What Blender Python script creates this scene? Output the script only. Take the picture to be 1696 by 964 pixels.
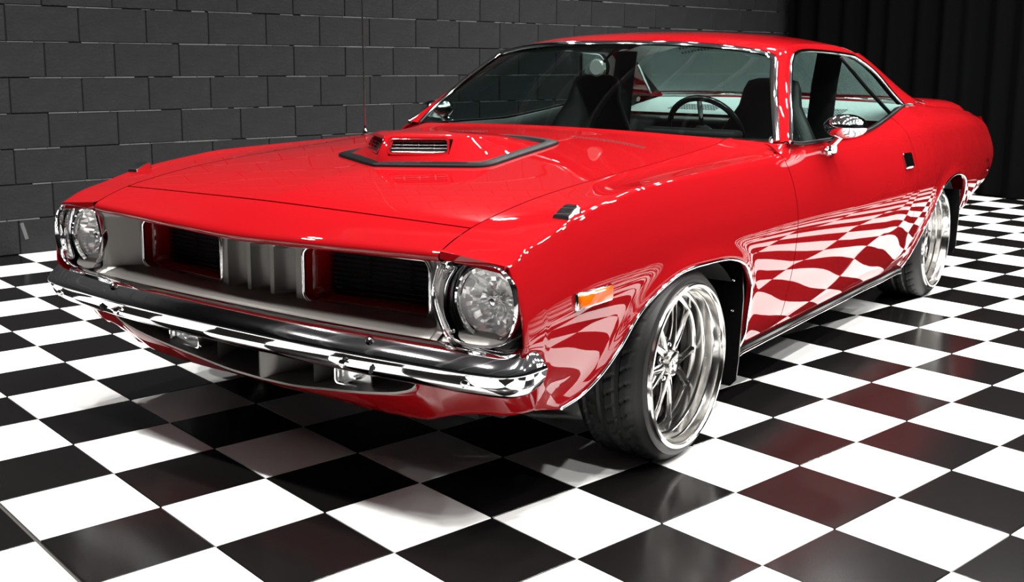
import bpy, bmesh, math, random
import numpy as np
from mathutils import Vector, Matrix

random.seed(7)
for o in list(bpy.data.objects):
    bpy.data.objects.remove(o)
SC = bpy.context.scene
COL = SC.collection
PI = math.pi

# ------------------------------------------------------------------ camera
cam_d = bpy.data.cameras.new('camera')
cam = bpy.data.objects.new('camera', cam_d)
COL.objects.link(cam)
SC.camera = cam
CP = Vector((2.324, -2.716, 1.161))
R_ = Vector((0.8146, 0.5800, 0.0092)); F_ = Vector((-0.5707, 0.8043, -0.1658))
F_.normalize(); R_ = (R_ - F_ * R_.dot(F_)).normalized(); U_ = R_.cross(F_)
cam.matrix_world = Matrix(((R_.x, U_.x, -F_.x, CP.x), (R_.y, U_.y, -F_.y, CP.y), (R_.z, U_.z, -F_.z, CP.z), (0, 0, 0, 1)))
cam_d.sensor_width = 36.0
cam_d.lens = 1810.6 / 1696 * 36
cam_d.shift_y = -(482 - 398) / 1696
cam_d.clip_start = 0.05
cam_d.dof.use_dof = True
cam_d.dof.focus_distance = 3.3
cam_d.dof.aperture_fstop = 9.0

# ------------------------------------------------------------------ world, lights, exposure
w = bpy.data.worlds.new('world'); SC.world = w; w.use_nodes = True
w.node_tree.nodes['Background'].inputs[0].default_value = (0.9, 0.95, 1.0, 1)
w.node_tree.nodes['Background'].inputs[1].default_value = 0.02
SC.view_settings.view_transform = 'Standard'
SC.view_settings.look = 'None'
SC.view_settings.exposure = 0.0
SC.view_settings.gamma = 1.0
SC.view_settings.use_curve_mapping = False
LAMP_Z = 3.9
LAMP_POWER = 50.0
# showroom down-lights: rows on the ceiling (x across the car, y along it)
LAMPS = []
for lx in (-.3, .9, 2.0, 3.1):
    for ly in (-1.5, -.3, .9, 2.1, 3.3, 4.5, 5.7):
        if lx < .6 and .5 < ly < 3.0: continue
        LAMPS.append((lx, ly))
for lx in (4.2, 5.3):
    for ly in (2.1, 3.3, 4.5, 5.7):
        LAMPS.append((lx, ly))
for lx in (-1.6, -2.8):
    for ly in (-1.5, -.3, 3.9, 5.1):
        LAMPS.append((lx, ly))

# ------------------------------------------------------------------ materials
def mat(name, color=(.5, .5, .5), rough=.5, metal=0., coat=0., coat_rough=.03, spec=.5, noise=None, bump=None, emit=None, aniso=0.):
    m = bpy.data.materials.new(name); m.use_nodes = True
    nt = m.node_tree; b = nt.nodes['Principled BSDF']
    b.inputs['Base Color'].default_value = (*color, 1)
    b.inputs['Roughness'].default_value = rough
    b.inputs['Metallic'].default_value = metal
    b.inputs['Coat Weight'].default_value = coat
    b.inputs['Coat Roughness'].default_value = coat_rough
    b.inputs['Specular IOR Level'].default_value = spec
    if emit:
        b.inputs['Emission Color'].default_value = (*emit[0], 1); b.inputs['Emission Strength'].default_value = emit[1]
    if noise:      # (scale, amount): gentle colour variation
        tc = nt.nodes.new('ShaderNodeTexCoord'); nz = nt.nodes.new('ShaderNodeTexNoise'); mx = nt.nodes.new('ShaderNodeMix')
        nz.inputs['Scale'].default_value = noise[0]; nz.inputs['Detail'].default_value = 6
        mx.data_type = 'RGBA'
        a = noise[1]
        mx.inputs[6].default_value = (*[c * (1 - a) for c in color], 1); mx.inputs[7].default_value = (*[min(1, c * (1 + a)) for c in color], 1)
        nt.links.new(tc.outputs['Object'], nz.inputs['Vector']); nt.links.new(nz.outputs['Fac'], mx.inputs[0]); nt.links.new(mx.outputs[2], b.inputs['Base Color'])
    if bump:       # (scale, strength, distance)
        tc = nt.nodes.new('ShaderNodeTexCoord'); nz = nt.nodes.new('ShaderNodeTexNoise'); bp = nt.nodes.new('ShaderNodeBump')
        nz.inputs['Scale'].default_value = bump[0]; nz.inputs['Detail'].default_value = 4
        bp.inputs['Strength'].default_value = bump[1]; bp.inputs['Distance'].default_value = bump[2]
        nt.links.new(tc.outputs['Object'], nz.inputs['Vector']); nt.links.new(nz.outputs['Fac'], bp.inputs['Height']); nt.links.new(bp.outputs[0], b.inputs['Normal'])
    return m

def glass_mat(name, tint, base=.045):
    """thin pane: tinted see-through plus mirror reflection that grows towards grazing view"""
    m = bpy.data.materials.new(name); m.use_nodes = True
    nt = m.node_tree; nt.nodes.clear()
    out = nt.nodes.new('ShaderNodeOutputMaterial'); mx = nt.nodes.new('ShaderNodeMixShader')
    tr = nt.nodes.new('ShaderNodeBsdfTransparent'); gl = nt.nodes.new('ShaderNodeBsdfGlossy'); lw = nt.nodes.new('ShaderNodeLayerWeight')
    tr.inputs[0].default_value = (*tint, 1); gl.inputs['Roughness'].default_value = 0.0; gl.inputs[0].default_value = (1, 1, 1, 1)
    lw.inputs[0].default_value = .5
    pw = nt.nodes.new('ShaderNodeMath'); pw.operation = 'POWER'; pw.inputs[1].default_value = 5
    ma = nt.nodes.new('ShaderNodeMath'); ma.operation = 'MULTIPLY_ADD'; ma.inputs[1].default_value = 1 - base; ma.inputs[2].default_value = base
    nt.links.new(lw.outputs['Facing'], pw.inputs[0]); nt.links.new(pw.outputs[0], ma.inputs[0]); nt.links.new(ma.outputs[0], mx.inputs[0])
    nt.links.new(tr.outputs[0], mx.inputs[1]); nt.links.new(gl.outputs[0], mx.inputs[2]); nt.links.new(mx.outputs[0], out.inputs[0])
    return m

M = dict(
    red=mat('red_paint', (0.205, 0.0030, 0.0048), .5, 0, 1.0, .012, spec=0.),
    chrome=mat('chrome', (.88, .88, .89), .045, 1.0),
    polished=mat('polished_aluminium', (.60, .59, .57), .14, 1.0),
    silver=mat('argent_silver', (.19, .18, .168), .36, .6, bump=(900, .12, .001)),
    black=mat('satin_black', (.005, .005, .005), .45),
    gloss_black=mat('gloss_black', (.003, .003, .0035), .2),
    matte_black=mat('matte_black', (.002, .002, .002), .8),
    rubber=mat('tyre_rubber', (.007, .007, .007), .5, spec=.3, bump=(220, .15, .002)),
    seal=mat('black_rubber_seal', (.003, .003, .0034), .45, spec=.08),
    strip=mat('bumper_rub_rubber', (.02, .021, .023), .5),
    vinyl=mat('black_vinyl', (.005, .0052, .0055), .42, bump=(160, .1, .002)),
    tray=mat('pale_tray', (.42, .48, .47), .6),
    headliner=mat('headliner', (.012, .012, .012), .8),
    orange=mat('amber_lens', (.42, .075, .0015), .12, 0, 1.0),
    redlens=mat('red_lens', (.15, .001, .001), .15, 0, 1.0),
    white_tile=mat('white_tile', (.80, .80, .79), .22, noise=(1.2, .015)),
    black_tile=mat('black_tile', (.0042, .0036, .0036), .17, spec=.27, noise=(2.0, .2)),
    grout=mat('dark_grout', (.025, .022, .02), .8),
    block=mat('black_painted_block', (.0160, .0168, .0178), .6, spec=.1, noise=(9, .32), bump=(60, .7, .005)),
    mortar=mat('dark_mortar', (.004, .004, .004), .9),
    dust=mat('dusty_ledge', (.085, .088, .088), .9, noise=(4, .7)),
    cloth=mat('black_curtain', (.0022, .0024, .0024), .9, spec=0.),
    ceiling=mat('dark_ceiling', (.055, .061, .064), .7),
    darkwall=mat('dark_plain_wall', (.012, .0125, .013), .8, spec=.1),
    steel=mat('grey_steel', (.30, .32, .33), .5, .2),
    lampbody=mat('lamp_body', (.03, .03, .03), .5),
    glass=glass_mat('car_glass', (.46, .55, .53), .05),
    lens=glass_mat('clear_lens', (.97, .97, .97), .04),
    reflector=mat('fluted_reflector', (.92, .92, .91), .15, .6),
    carpet=mat('black_carpet', (.006, .006, .006), .9),
    darkmetal=mat('dark_iron', (.025, .024, .023), .5, .7),
    barmetal=mat('dull_bar_metal', (.16, .16, .16), .25, 1.0),
    wood=mat('worn_grip', (.25, .06, .03), .4),
)

# ------------------------------------------------------------------ mesh helpers
def link(name, me, m=None, parent=None, smooth=True):
    o = bpy.data.objects.new(name, me)
    COL.objects.link(o)
    if m is not None:
        me.materials.append(M[m] if isinstance(m, str) else m)
    if smooth and len(me.polygons):
        me.polygons.foreach_set('use_smooth', [True] * len(me.polygons))
    if parent:
        o.parent = parent
    return o

def sharp(o, deg=35):
    """split normals at creases (real mesh attribute, no modifier)"""
    bm = bmesh.new(); bm.from_mesh(o.data)
    lim = math.radians(deg)
    for e in bm.edges:
        e.smooth = not (len(e.link_faces) == 2 and e.calc_face_angle(0) > lim)
    bm.to_mesh(o.data); bm.free()
    return o

def grid(name, P, m, parent=None, wrap_u=False, wrap_v=False, smooth=True, crease=None):
    P = np.asarray(P, float); n, k = P.shape[:2]
    V = P.reshape(-1, 3).tolist(); Fc = []
    for i in range(n if wrap_u else n - 1):
        for j in range(k if wrap_v else k - 1):
            i2, j2 = (i + 1) % n, (j + 1) % k
            Fc.append((i * k + j, i * k + j2, i2 * k + j2, i2 * k + j))
    me = bpy.data.meshes.new(name); me.from_pydata(V, [], Fc)
    bm = bmesh.new(); bm.from_mesh(me)
    bmesh.ops.remove_doubles(bm, verts=bm.verts, dist=1e-5)
    bmesh.ops.dissolve_degenerate(bm, edges=bm.edges, dist=1e-6)
    bmesh.ops.recalc_face_normals(bm, faces=bm.faces)
    bm.to_mesh(me); bm.free()
    o = link(name, me, m, parent, smooth)
    if crease: sharp(o, crease)
    return o

def bm_obj(name, bm, m, parent=None, smooth=False, crease=None):
    me = bpy.data.meshes.new(name); bmesh.ops.recalc_face_normals(bm, faces=bm.faces)
    bm.to_mesh(me); bm.free()
    o = link(name, me, m, parent, smooth)
    if crease: sharp(o, crease)
    return o

def add_box(bm, c, s, bev=0., rot=None, seg=2):
    r = bmesh.ops.create_cube(bm, size=1.0); vs = r['verts']
    for v in vs: v.co = Vector((v.co.x * s[0], v.co.y * s[1], v.co.z * s[2]))
    if bev > 0:
        es = list({e for v in vs for e in v.link_edges})
        rb = bmesh.ops.bevel(bm, geom=es, offset=bev, segments=seg, affect='EDGES', profile=.5)
        vs = list({v for f in rb['faces'] for v in f.verts} | {v for v in vs if v.is_valid})
    mt = Matrix.Translation(Vector(c)) @ (rot.to_4x4() if rot else Matrix.Identity(4))
    for v in vs: v.co = mt @ v.co
    return vs

def box(name, c, s, m, parent=None, bev=.004, rot=None, smooth=True):
    bm = bmesh.new(); add_box(bm, c, s, bev, rot)
    return bm_obj(name, bm, m, parent, smooth, 40)

def lathe(name, prof, m, parent=None, n=64, axis='x', origin=(0, 0, 0), closed=False, fn=None, crease=35):
    """prof: list of (axial, radius)"""
    P = []
    for i in range(n):
        a = 2 * PI * i / n; row = []
        for (h, r) in prof:
            if fn: h, r = fn(h, r, a)
            if axis == 'x': p = (h, r * math.cos(a), r * math.sin(a))
            elif axis == 'y': p = (r * math.cos(a), h, r * math.sin(a))
            else: p = (r * math.cos(a), r * math.sin(a), h)
            row.append((p[0] + origin[0], p[1] + origin[1], p[2] + origin[2]))
        P.append(row)
    return grid(name, P, m, parent, wrap_u=True, wrap_v=closed, crease=crease)

def tube_pts(path, r, n=8, closed=False, ref=None, flat=1.0):
    path = [Vector(p) for p in path]; rows = []
    N = len(path)
    prev = None
    for i, p in enumerate(path):
        if closed: t = path[(i + 1) % N] - path[i - 1]
        else: t = path[min(i + 1, N - 1)] - path[max(i - 1, 0)]
        t.normalize()
        up = Vector(ref) if ref else Vector((0, 0, 1))
        if prev is not None and not ref: up = prev
        s = t.cross(up)
        if s.length < 1e-4: s = t.cross(Vector((1, 0, 0)))
        s.normalize(); u = s.cross(t).normalized(); prev = u
        rr = r[i] if hasattr(r, '__len__') else r
        rows.append([tuple(p + s * (math.cos(2 * PI * k / n) * rr) + u * (math.sin(2 * PI * k / n) * rr * flat)) for k in range(n)])
    return rows

def tube(name, path, r, m, parent=None, n=8, closed=False, ref=None, flat=1.0):
    rows = tube_pts(path, r, n, closed, ref, flat)
    if not closed:
        rows = [[tuple(path[0])] * n] + rows + [[tuple(path[-1])] * n]
    return grid(name, rows, m, parent, wrap_u=closed, wrap_v=True, crease=60)

def pchip(tab):
    xs = np.array([t[0] for t in tab], float); Y = np.array([t[1:] for t in tab], float)
    h = np.diff(xs); d = np.diff(Y, axis=0) / h[:, None]; n = len(xs); g = np.zeros_like(Y)
    for c in range(Y.shape[1]):
        for i in range(1, n - 1):
            a, b = d[i - 1, c], d[i, c]
            if a * b > 0:
                w1 = 2 * h[i] + h[i - 1]; w2 = h[i] + 2 * h[i - 1]
                g[i, c] = (w1 + w2) / (w1 / a + w2 / b)
        g[0, c] = d[0, c]; g[-1, c] = d[-1, c]
    def f(x):
        x = min(max(x, xs[0]), xs[-1]); i = min(max(int(np.searchsorted(xs, x) - 1), 0), n - 2)
        t = (x - xs[i]) / h[i]; t2, t3 = t * t, t * t * t
        r = (2 * t3 - 3 * t2 + 1) * Y[i] + (t3 - 2 * t2 + t) * h[i] * g[i] + (-2 * t3 + 3 * t2) * Y[i + 1] + (t3 - t2) * h[i] * g[i + 1]
        return r if len(r) > 1 else float(r[0])
    return f

def crom(pts, n):
    """smooth curve through points, n samples per span"""
    P = [np.array(p, float) for p in pts]; out = []
    for i in range(len(P) - 1):
        p0 = P[max(i - 1, 0)]; p1 = P[i]; p2 = P[i + 1]; p3 = P[min(i + 2, len(P) - 1)]
        for k in range(n):
            t = k / n
            out.append(.5 * ((2 * p1) + (-p0 + p2) * t + (2 * p0 - 5 * p1 + 4 * p2 - p3) * t * t + (-p0 + 3 * p1 - 3 * p2 + p3) * t ** 3))
    out.append(P[-1])
    return out

def resample(pts, n):
    P = np.array(pts, float); d = np.r_[0, np.cumsum(np.linalg.norm(np.diff(P, axis=0), axis=1))]
    s = np.linspace(0, d[-1], n)
    return np.stack([np.interp(s, d, P[:, k]) for k in range(P.shape[1])], 1)

def sm(a, b, x):
    t = min(max((x - a) / (b - a), 0), 1); return t * t * (3 - 2 * t)

def tag(o, label, cat, group=None, kind=None):
    o['label'] = label; o['category'] = cat
    if group: o['group'] = group
    if kind: o['kind'] = kind
    return o

def struct(o):
    o['kind'] = 'structure'; return o

# ================================================================== THE ROOM
# tile frame: corner and the two edge directions of the floor grid
T0 = Vector((0.03385, -1.05293, 0)); TP = Vector((.29723, -.06750, 0)); TQ = Vector((.06750, .29723, 0)); TS = .3048
PN = TP.normalized(); QN = TQ.normalized()
def room(i, j, z=0.): return T0 + TP * i + TQ * j + Vector((0, 0, z))     # tile units
ANG = math.atan2(PN.y, PN.x)
WI, CJ = -13.0, 27.15            # wall line and curtain line in tile units
EI, SJ = 20.0, -12.0             # far sides of the room behind the camera

bm = bmesh.new()
vs = [bm.verts.new(room(i, j, -.006)) for i, j in ((WI - .5, SJ), (EI, SJ), (EI, CJ + 1.5), (WI - .5, CJ + 1.5))]
bm.faces.new(vs)
floor = struct(bm_obj('floor', bm, 'grout'))
floor['label'] = 'glossy black and white checkerboard tile floor'

def tile_mesh(name, m):
    bm = bmesh.new(); g = TS - .0030
    add_box(bm, (0, 0, -.003), (g, g, .006), .0012, None, 1)
    me = bpy.data.meshes.new(name); bm.to_mesh(me); bm.free(); me.materials.append(M[m]); return me
tw, tb = tile_mesh('tile_white', 'white_tile'), tile_mesh('tile_black', 'black_tile')

def project(p):
    d = Vector(p) - CP; z = d.dot(F_)
    if z < .05: return None
    return (848 + 1810.6 * d.dot(R_) / z, 398 - 1810.6 * d.dot(U_) / z, z)
cand, rest = [], []
for i in range(int(WI), int(EI)):
    for j in range(int(SJ), 28):
        pr = [project(room(i + a, j + b)) for a in (0, 1) for b in (0, 1)]
        pr = [p for p in pr if p]
        vis = any(-5 < p[0] < 1701 and -5 < p[1] < 969 for p in pr)
        c = room(i + .5, j + .5)
        under = abs(c.x) < .62 and .35 < c.y < 3.6
        (cand if vis and not under else rest).append((pr[0][2] if pr else 99, i, j))
cand.sort()
def tile_pos(i, j):
    p = room(i + .5, j + .5)
    if j <= -2: p = p - QN * .008       # one wide joint crosses the near corner
    return p
for _, i, j in cand[:296]:
    o = bpy.data.objects.new('floor_tile', tw if (i + j) % 2 == 0 else tb)
    COL.objects.link(o); o.parent = floor
    o.location = tile_pos(i, j); o.location.z = random.uniform(-.0003, .0002); o.rotation_euler = (0, 0, ANG)
bmw, bmb = bmesh.new(), bmesh.new()
for _, i, j in cand[296:] + rest:
    add_box(bmw if (i + j) % 2 == 0 else bmb, tile_pos(i, j) + Vector((0, 0, -.003)), (TS - .0030, TS - .0030, .006), 0, Matrix.Rotation(ANG, 3, 'Z'))
for b_, m_ in ((bmw, 'white_tile'), (bmb, 'black_tile')):
    o = bm_obj('floor_tile_field', b_, m_, floor); o['kind'] = 'stuff'

# block wall (courses of 8 inch, blocks of 16 inch), painted black, parallel to the tiles
WP = room(WI, 0) + QN * .0          # wall origin at tile row 0
def wallpt(t, z, out=0.): return WP + QN * t + Vector((0, 0, z)) + PN * out
W_OFF = (Vector((-3.83, -.175, 0)) - WP).dot(QN)
T_MIN, T_MAX = -3.6, 8.35
ROOMH = 4.6
bm = bmesh.new()
rz = Matrix.Rotation(math.atan2(QN.y, QN.x), 3, 'Z')
add_box(bm, wallpt((T_MIN + T_MAX) / 2, ROOMH / 2, -.105), (T_MAX - T_MIN, .2, ROOMH), 0, rz)
wall_left = struct(bm_obj('wall_left', bm, 'mortar'))
wall_left['label'] = 'black painted concrete block wall'
CH, BL = .2032, .4095
bmB = bmesh.new(); add_box(bmB, (0, 0, 0), (BL - .006, .02, CH - .007), .003, None, 1)
blockme = bpy.data.meshes.new('block'); bmB.to_mesh(blockme); bmB.free(); blockme.materials.append(M['block'])
bmR = bmesh.new()
dustbm = bmesh.new()
for k in range(0, 22):
    t = W_OFF + .926 + (0 if k % 2 == 0 else BL / 2) + BL / 2
    t -= BL * math.ceil((t - T_MIN) / BL)
    while t < T_MAX + .2:
        c = wallpt(t, (k + .5) * CH, -.004 + random.uniform(-.0012, .0012))
        pr = project(c)
        if pr and -60 < pr[0] < 1300 and -40 < pr[1] < 470:
            o = bpy.data.objects.new('block', blockme); COL.objects.link(o); o.parent = wall_left
            o.location = c; o.rotation_euler = (random.uniform(-.003, .003), 0, math.atan2(QN.y, QN.x) + random.uniform(-.002, .002))
        else:
            add_box(bmR, c, (BL - .006, .02, CH - .007), 0, rz)
        # uneven dusty bead left on top of the course joint
        s0 = -.5
        while s0 < .5 and k < 12:
            ln = random.uniform(.08, .5)
            if random.random() < .72:
                add_box(dustbm, wallpt(t + (s0 + ln / 2) * BL, (k + 1) * CH - .001, .003), (ln * BL * .96, .010, random.uniform(.003, .0075)), 0, rz)
            s0 += ln
        t += BL
o = bm_obj('block_field', bmR, 'block', wall_left); o['kind'] = 'stuff'
o = bm_obj('mortar_ridge', dustbm, 'dust', wall_left); o['kind'] = 'stuff'
o = box('paint_scuff', wallpt(W_OFF + .955, .135, .0068), (.020, .001, .10), 'dust', wall_left, 0, rz @ Matrix.Rotation(-.25, 3, 'Y'))
o['label'] = 'pale grey scuff near the foot of the wall'

# back wall, side walls and ceiling (behind curtain or behind the camera, seen in reflections)
def slab(name, a, b, z0, z1, th, m):
    a, b = Vector(a), Vector(b); d = b - a; bm = bmesh.new()
    add_box(bm, (a + b) / 2 + Vector((0, 0, (z0 + z1) / 2)), (d.length, th, z1 - z0), 0, Matrix.Rotation(math.atan2(d.y, d.x), 3, 'Z'))
    return struct(bm_obj(name, bm, m))
slab('wall_back', room(WI - .5, CJ + 1.4), room(EI, CJ + 1.4), 0, ROOMH, .1, 'darkwall')
slab('wall_right', room(EI, SJ), room(EI, CJ + 1.4), 0, ROOMH, .1, 'darkwall')
slab('wall_front', room(WI - .5, SJ), room(EI, SJ), 0, ROOMH, .1, 'darkwall')
bm = bmesh.new()
vs = [bm.verts.new(room(i, j, ROOMH)) for i, j in ((WI - .5, SJ), (EI, SJ), (EI, CJ + 1.5), (WI - .5, CJ + 1.5))]
bm.faces.new(vs)
ceiling = struct(bm_obj('ceiling', bm, 'ceiling'))
# roof purlins under the deck, seen only as streaks in the windscreen
for n_, i in enumerate((-12, -9.5, -7, -4.5, -2, 2, 6, 10)):
    a, b = room(i, SJ + .3, ROOMH - .09), room(i, CJ + 1.2, ROOMH - .09); d = b - a
    box('purlin', (a + b) / 2, (d.length, .05, .16), 'steel', ceiling, 0, Matrix.Rotation(math.atan2(d.y, d.x), 3, 'Z'))

# black pleated curtain across the back of the room
def curtain(i0, i1, name, label, seed):
    rnd = random.Random(seed); rows = []; n = int((i1 - i0) * 9); ph = 0; cols = []
    for a in range(n + 1):
        s = i0 + (i1 - i0) * a / n
        ph += rnd.uniform(.5, 1.15)
        cols.append((s, math.sin(ph) * .04 + math.sin(ph * .37 + 1) * .035))
    for k in range(9):
        z = .012 + (ROOMH - .25) * k / 8; f = 1.15 - .45 * (k / 8)
        rows.append([tuple(room(s, CJ, z) + QN * d * f) for s, d in cols])
    o = grid(name, rows, 'cloth')
    md = o.modifiers.new('sub', 'SUBSURF'); md.levels = 2; md.render_levels = 2
    return tag(o, label, 'curtain', None)
curtain(-12.6, -4.2, 'curtain', 'black pleated curtain hanging from the block wall to behind the red roof', 3)
curtain(-4.15, 16.0, 'curtain', 'black pleated curtain hanging behind the trunk at the right edge', 5)

# ceiling down-lights
def make_lamps():
    rows = {}
    proto_b = None
    for n_, (lx, ly) in enumerate(LAMPS):
        root = bpy.data.objects.new('ceiling_spotlight', None); COL.objects.link(root); root.location = (lx, ly, LAMP_Z)
        tag(root, 'small black ceiling spotlight in the showroom grid overhead', 'spotlight', 'spotlights in rows under the ceiling')
        if proto_b is None:
            hb = lathe('housing', [(.16, .0), (.16, .07), (.0, .085), (-.005, .083), (.02, .07), (.02, 0)], 'lampbody', root, 20, 'z')
            st = tube('stem', [(0, 0, .16), (0, 0, ROOMH - LAMP_Z)], .008, 'lampbody', root, 6)
            proto_b = (hb, st)
        else:
            for p in proto_b:
                c = p.copy(); COL.objects.link(c); c.parent = root
        ld = bpy.data.lights.new('spotlight_beam', 'AREA'); ld.shape = 'DISK'; ld.size = .13; ld.energy = LAMP_POWER
        ld.color = (1.0, .98, .955); ld.spread = math.radians(150)
        lo = bpy.data.objects.new('spotlight_beam', ld); COL.objects.link(lo); lo.parent = root; lo.location = (0, 0, .012)
make_lamps()

# ================================================================== THE CAR
# axes: x towards the driver's side, y towards the tail, z up; origin on the floor between the front wheels
car = bpy.data.objects.new('car', None); COL.objects.link(car)
tag(car, 'glossy red two-door muscle car with a shaker hood scoop and chrome bumper', 'car')

fE = pchip([(-.72, .884, .678), (-.695, .887, .688), (-.64, .888, .713), (-.547, .889, .737), (-.44, .89, .764), (-.33, .89, .783), (-.2, .89, .799), (-.05, .89, .813), (.2, .89, .819), (.55, .89, .824), (.93, .89, .829),
            (1.5, .903, .831), (1.9, .918, .838), (2.2, .932, .852), (2.5, .933, .874), (2.8, .925, .888), (3.3, .91, .882), (3.7, .893, .865), (4.0, .872, .845), (4.15, .862, .83)])
fC = pchip([(-.78, .664), (-.714, .697), (-.66, .720), (-.59, .741), (-.5, .759), (-.34, .783), (-.15, .801), (.12, .818), (.31, .828), (.53, .843), (.7, .855), (.83, .868), (.89, .879), (1.1, .885)])
fCrown = pchip([(-.78, .004), (-.714, .010), (-.6, .022), (-.2, .020), (.3, .030), (.7, .026), (.89, .016), (1.1, .012)])
fBelt = pchip([(.9, .80, .868), (1.0, .862, .866), (1.15, .872, .860), (1.7, .88, .860), (1.95, .872, .880), (2.3, .846, .920), (2.53, .828, .952), (2.8, .80, .950), (3.2, .80, .926), (3.6, .80, .902), (3.95, .80, .876), (4.15, .78, .855)])
fBulge = pchip([(-.72, .050), (-.4, .054), (0, .064), (.93, .068), (2.2, .070), (2.8, .062), (3.5, .050), (4.15, .03)])
fTuck = pchip([(-.72, .03), (-.5, .012), (-.2, 0.), (.93, 0.), (1.6, .015), (2.2, .035), (2.8, .04), (3.5, .05), (4.15, .05)])
fB = pchip([(0, 0), (.085, .40), (.136, .58), (.272, .90), (.38, 1.0), (.592, .87), (.77, .60), (.896, .36), (.96, .12), (1.0, -.1)])
SILL = .205
ARCH_F = [(-.515, .300), (-.435, .315), (-.352, .353), (-.278, .412), (-.207, .480), (-.115, .527), (0, .560), (.09, .568), (.18, .567), (.35, .556), (.465, .524), (.532, .467), (.558, .405), (.575, .32), (.60, SILL)]
ARCH_R = [(2.44, SILL), (2.46, .27), (2.495, .325), (2.53, .39), (2.573, .463), (2.63, .53), (2.735, .576), (2.885, .602), (3.03, .602), (3.18, .578), (3.268, .535), (3.305, .46), (3.325, .38)]
arcF = resample(crom(ARCH_F, 8), 64); arcR = resample(crom(ARCH_R, 8), 60)
for A_ in (arcF, arcR):
    A_[:, 0] = np.maximum.accumulate(A_[:, 0] + np.linspace(0, 1e-4, len(A_)))
ZB = np.concatenate([[(-.72, .43), (-.622, .42), (-.612, .320), (-.57, .310), (-.53, .302)], arcF, [(.62, SILL), (2.42, SILL)], arcR, [(3.4, .362), (3.7, .375), (4.15, .45)]])
def zbot(y): return float(np.interp(y, ZB[:, 0], ZB[:, 1]))

def side_x(y, z):
    xE, zE = fE(y); t = (zE - z) / (zE - SILL)
    t = min(max(t, 0), 1.05)
    x = xE + fBulge(y) * fB(min(t, 1)) - fTuck(y) * sm(.45, 1.0, t)
    d = 9.
    if -.6 < y < .72: d = np.min(np.hypot(arcF[:, 0] - y, arcF[:, 1] - z))
    elif 2.3 < y < 3.45: d = np.min(np.hypot(arcR[:, 0] - y, arcR[:, 1] - z))
    if y < -.59: x -= .055 * (1 - math.sqrt(max(0, 1 - ((-.59 - y) / .115) ** 2))) * (1 - sm(.44, .49, z))
    return x + .008 * math.exp(-(d / .030) ** 2)

TAILS = pchip([(.36, -.22), (.42, -.15), (.5, .02), (.62, .12), (.77, .0), (.86, -.09), (.97, -.10)])
def tail_shift(y, z): return sm(3.45, 4.10, y) * TAILS(z)

def flank(y, sx, kind):
    """profile from the inner top edge over the shoulder and down the side; same count for every y"""
    xE, zE = fE(y)
    if kind == 'fender':
        T = (.694, fC(y) if y > -.714 else fC(y)); r = .007 + .012 * sm(-.2, .6, y)
    else:
        T = tuple(fBelt(y)); r = .028 if kind == 'door' else .03 + .03 * sm(2.3, 2.8, y)
    pts = []
    dx, dz = T[0] - xE, T[1] - zE; L = math.hypot(dx, dz)
    Ein = (xE + dx / L * min(r, L * .6), zE + dz / L * min(r, L * .6))
    zo = zE - r; Eo = (side_x(y, zo), zo)
    for k in range(9):
        t = k / 9; x = T[0] + (Ein[0] - T[0]) * t; z = T[1] + (Ein[1] - T[1]) * t
        bow = math.sin(PI * t) * (-.006 * sm(-.5, .1, y) if kind == 'fender' else (.004 if kind == 'door' else .006))
        pts.append((x, z + bow))
    for k in range(6):
        t = k / 5
        pts.append(((1 - t) ** 2 * Ein[0] + 2 * t * (1 - t) * xE + t * t * Eo[0], (1 - t) ** 2 * Ein[1] + 2 * t * (1 - t) * zE + t * t * Eo[1]))
    zb = zbot(y)
    for k in range(1, 31):
        z = zo + (zb - zo) * k / 30
        pts.append((side_x(y, z), z))
    xb = pts[-1][0]
    pts += [(xb - .003, zb - .003), (xb - .008, zb - .002), (xb - .014, zb + .002)]
    return [(sx * x, y + (tail_shift(y, z) if kind == 'quarter' else 0), z) for x, z in pts]

def cols(kind):
    if kind == 'fender':
        return sorted(set(np.round(np.concatenate([np.linspace(-.70, -.623, 8), [-.6175, -.612, -.60, -.585, -.57, -.55, -.535, -.525], arcF[:, 0], np.linspace(.61, .927, 18)]), 5)))
    if kind == 'door': return list(np.linspace(.933, 2.247, 54))
    return sorted(set(np.round(np.concatenate([np.linspace(2.253, 2.435, 10), arcR[:, 0], np.linspace(3.34, 4.10, 34)]), 5)))

for sx in (1, -1):
    for kind, nm in (('fender', 'front_fender'), ('door', 'door'), ('quarter', 'quarter_panel')):
        rows = [flank(y, sx, kind) for y in cols(kind)]
        if kind == 'fender':        # leading edge folds back round the lamp opening
            f0 = np.array(rows[0]); a = f0.copy(); b = f0.copy(); c_ = f0.copy()
            inw = np.zeros_like(f0)
            for k in range(len(f0)):
                if k < 10: inw[k] = (0, 0, -1)
                elif k < 15:
                    t = (k - 9) / 6; inw[k] = (-sx * t, 0, -(1 - t))
                else: inw[k] = (-sx, 0, 0)
            lip = np.array([-.014 * (1 - min(k, 14) / 14) for k in range(len(f0))])
            a[:, 1] += -.004 + lip; a += inw * .002
            dep = np.array([[1.0] if k < 12 else [.35] if f0[k][2] > .47 else [.1] for k in range(len(f0))])
            b[:, 1] += -.003 + lip; b += inw * .022 * dep
            c_[:, 1] += .03; c_ += inw * .026 * dep
            rows = [c_.tolist(), b.tolist(), a.tolist()] + rows
        else:
            rows = [[(p[0] - sx * .012, p[1], p[2]) for p in rows[0]]] + rows + [[(p[0] - sx * .012, p[1], p[2]) for p in rows[-1]]]
        if kind == 'fender': rows = rows + [[(p[0] - sx * .012, p[1], p[2]) for p in rows[-1]]]
        grid(nm, rows, 'red', car, crease=50)

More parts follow.
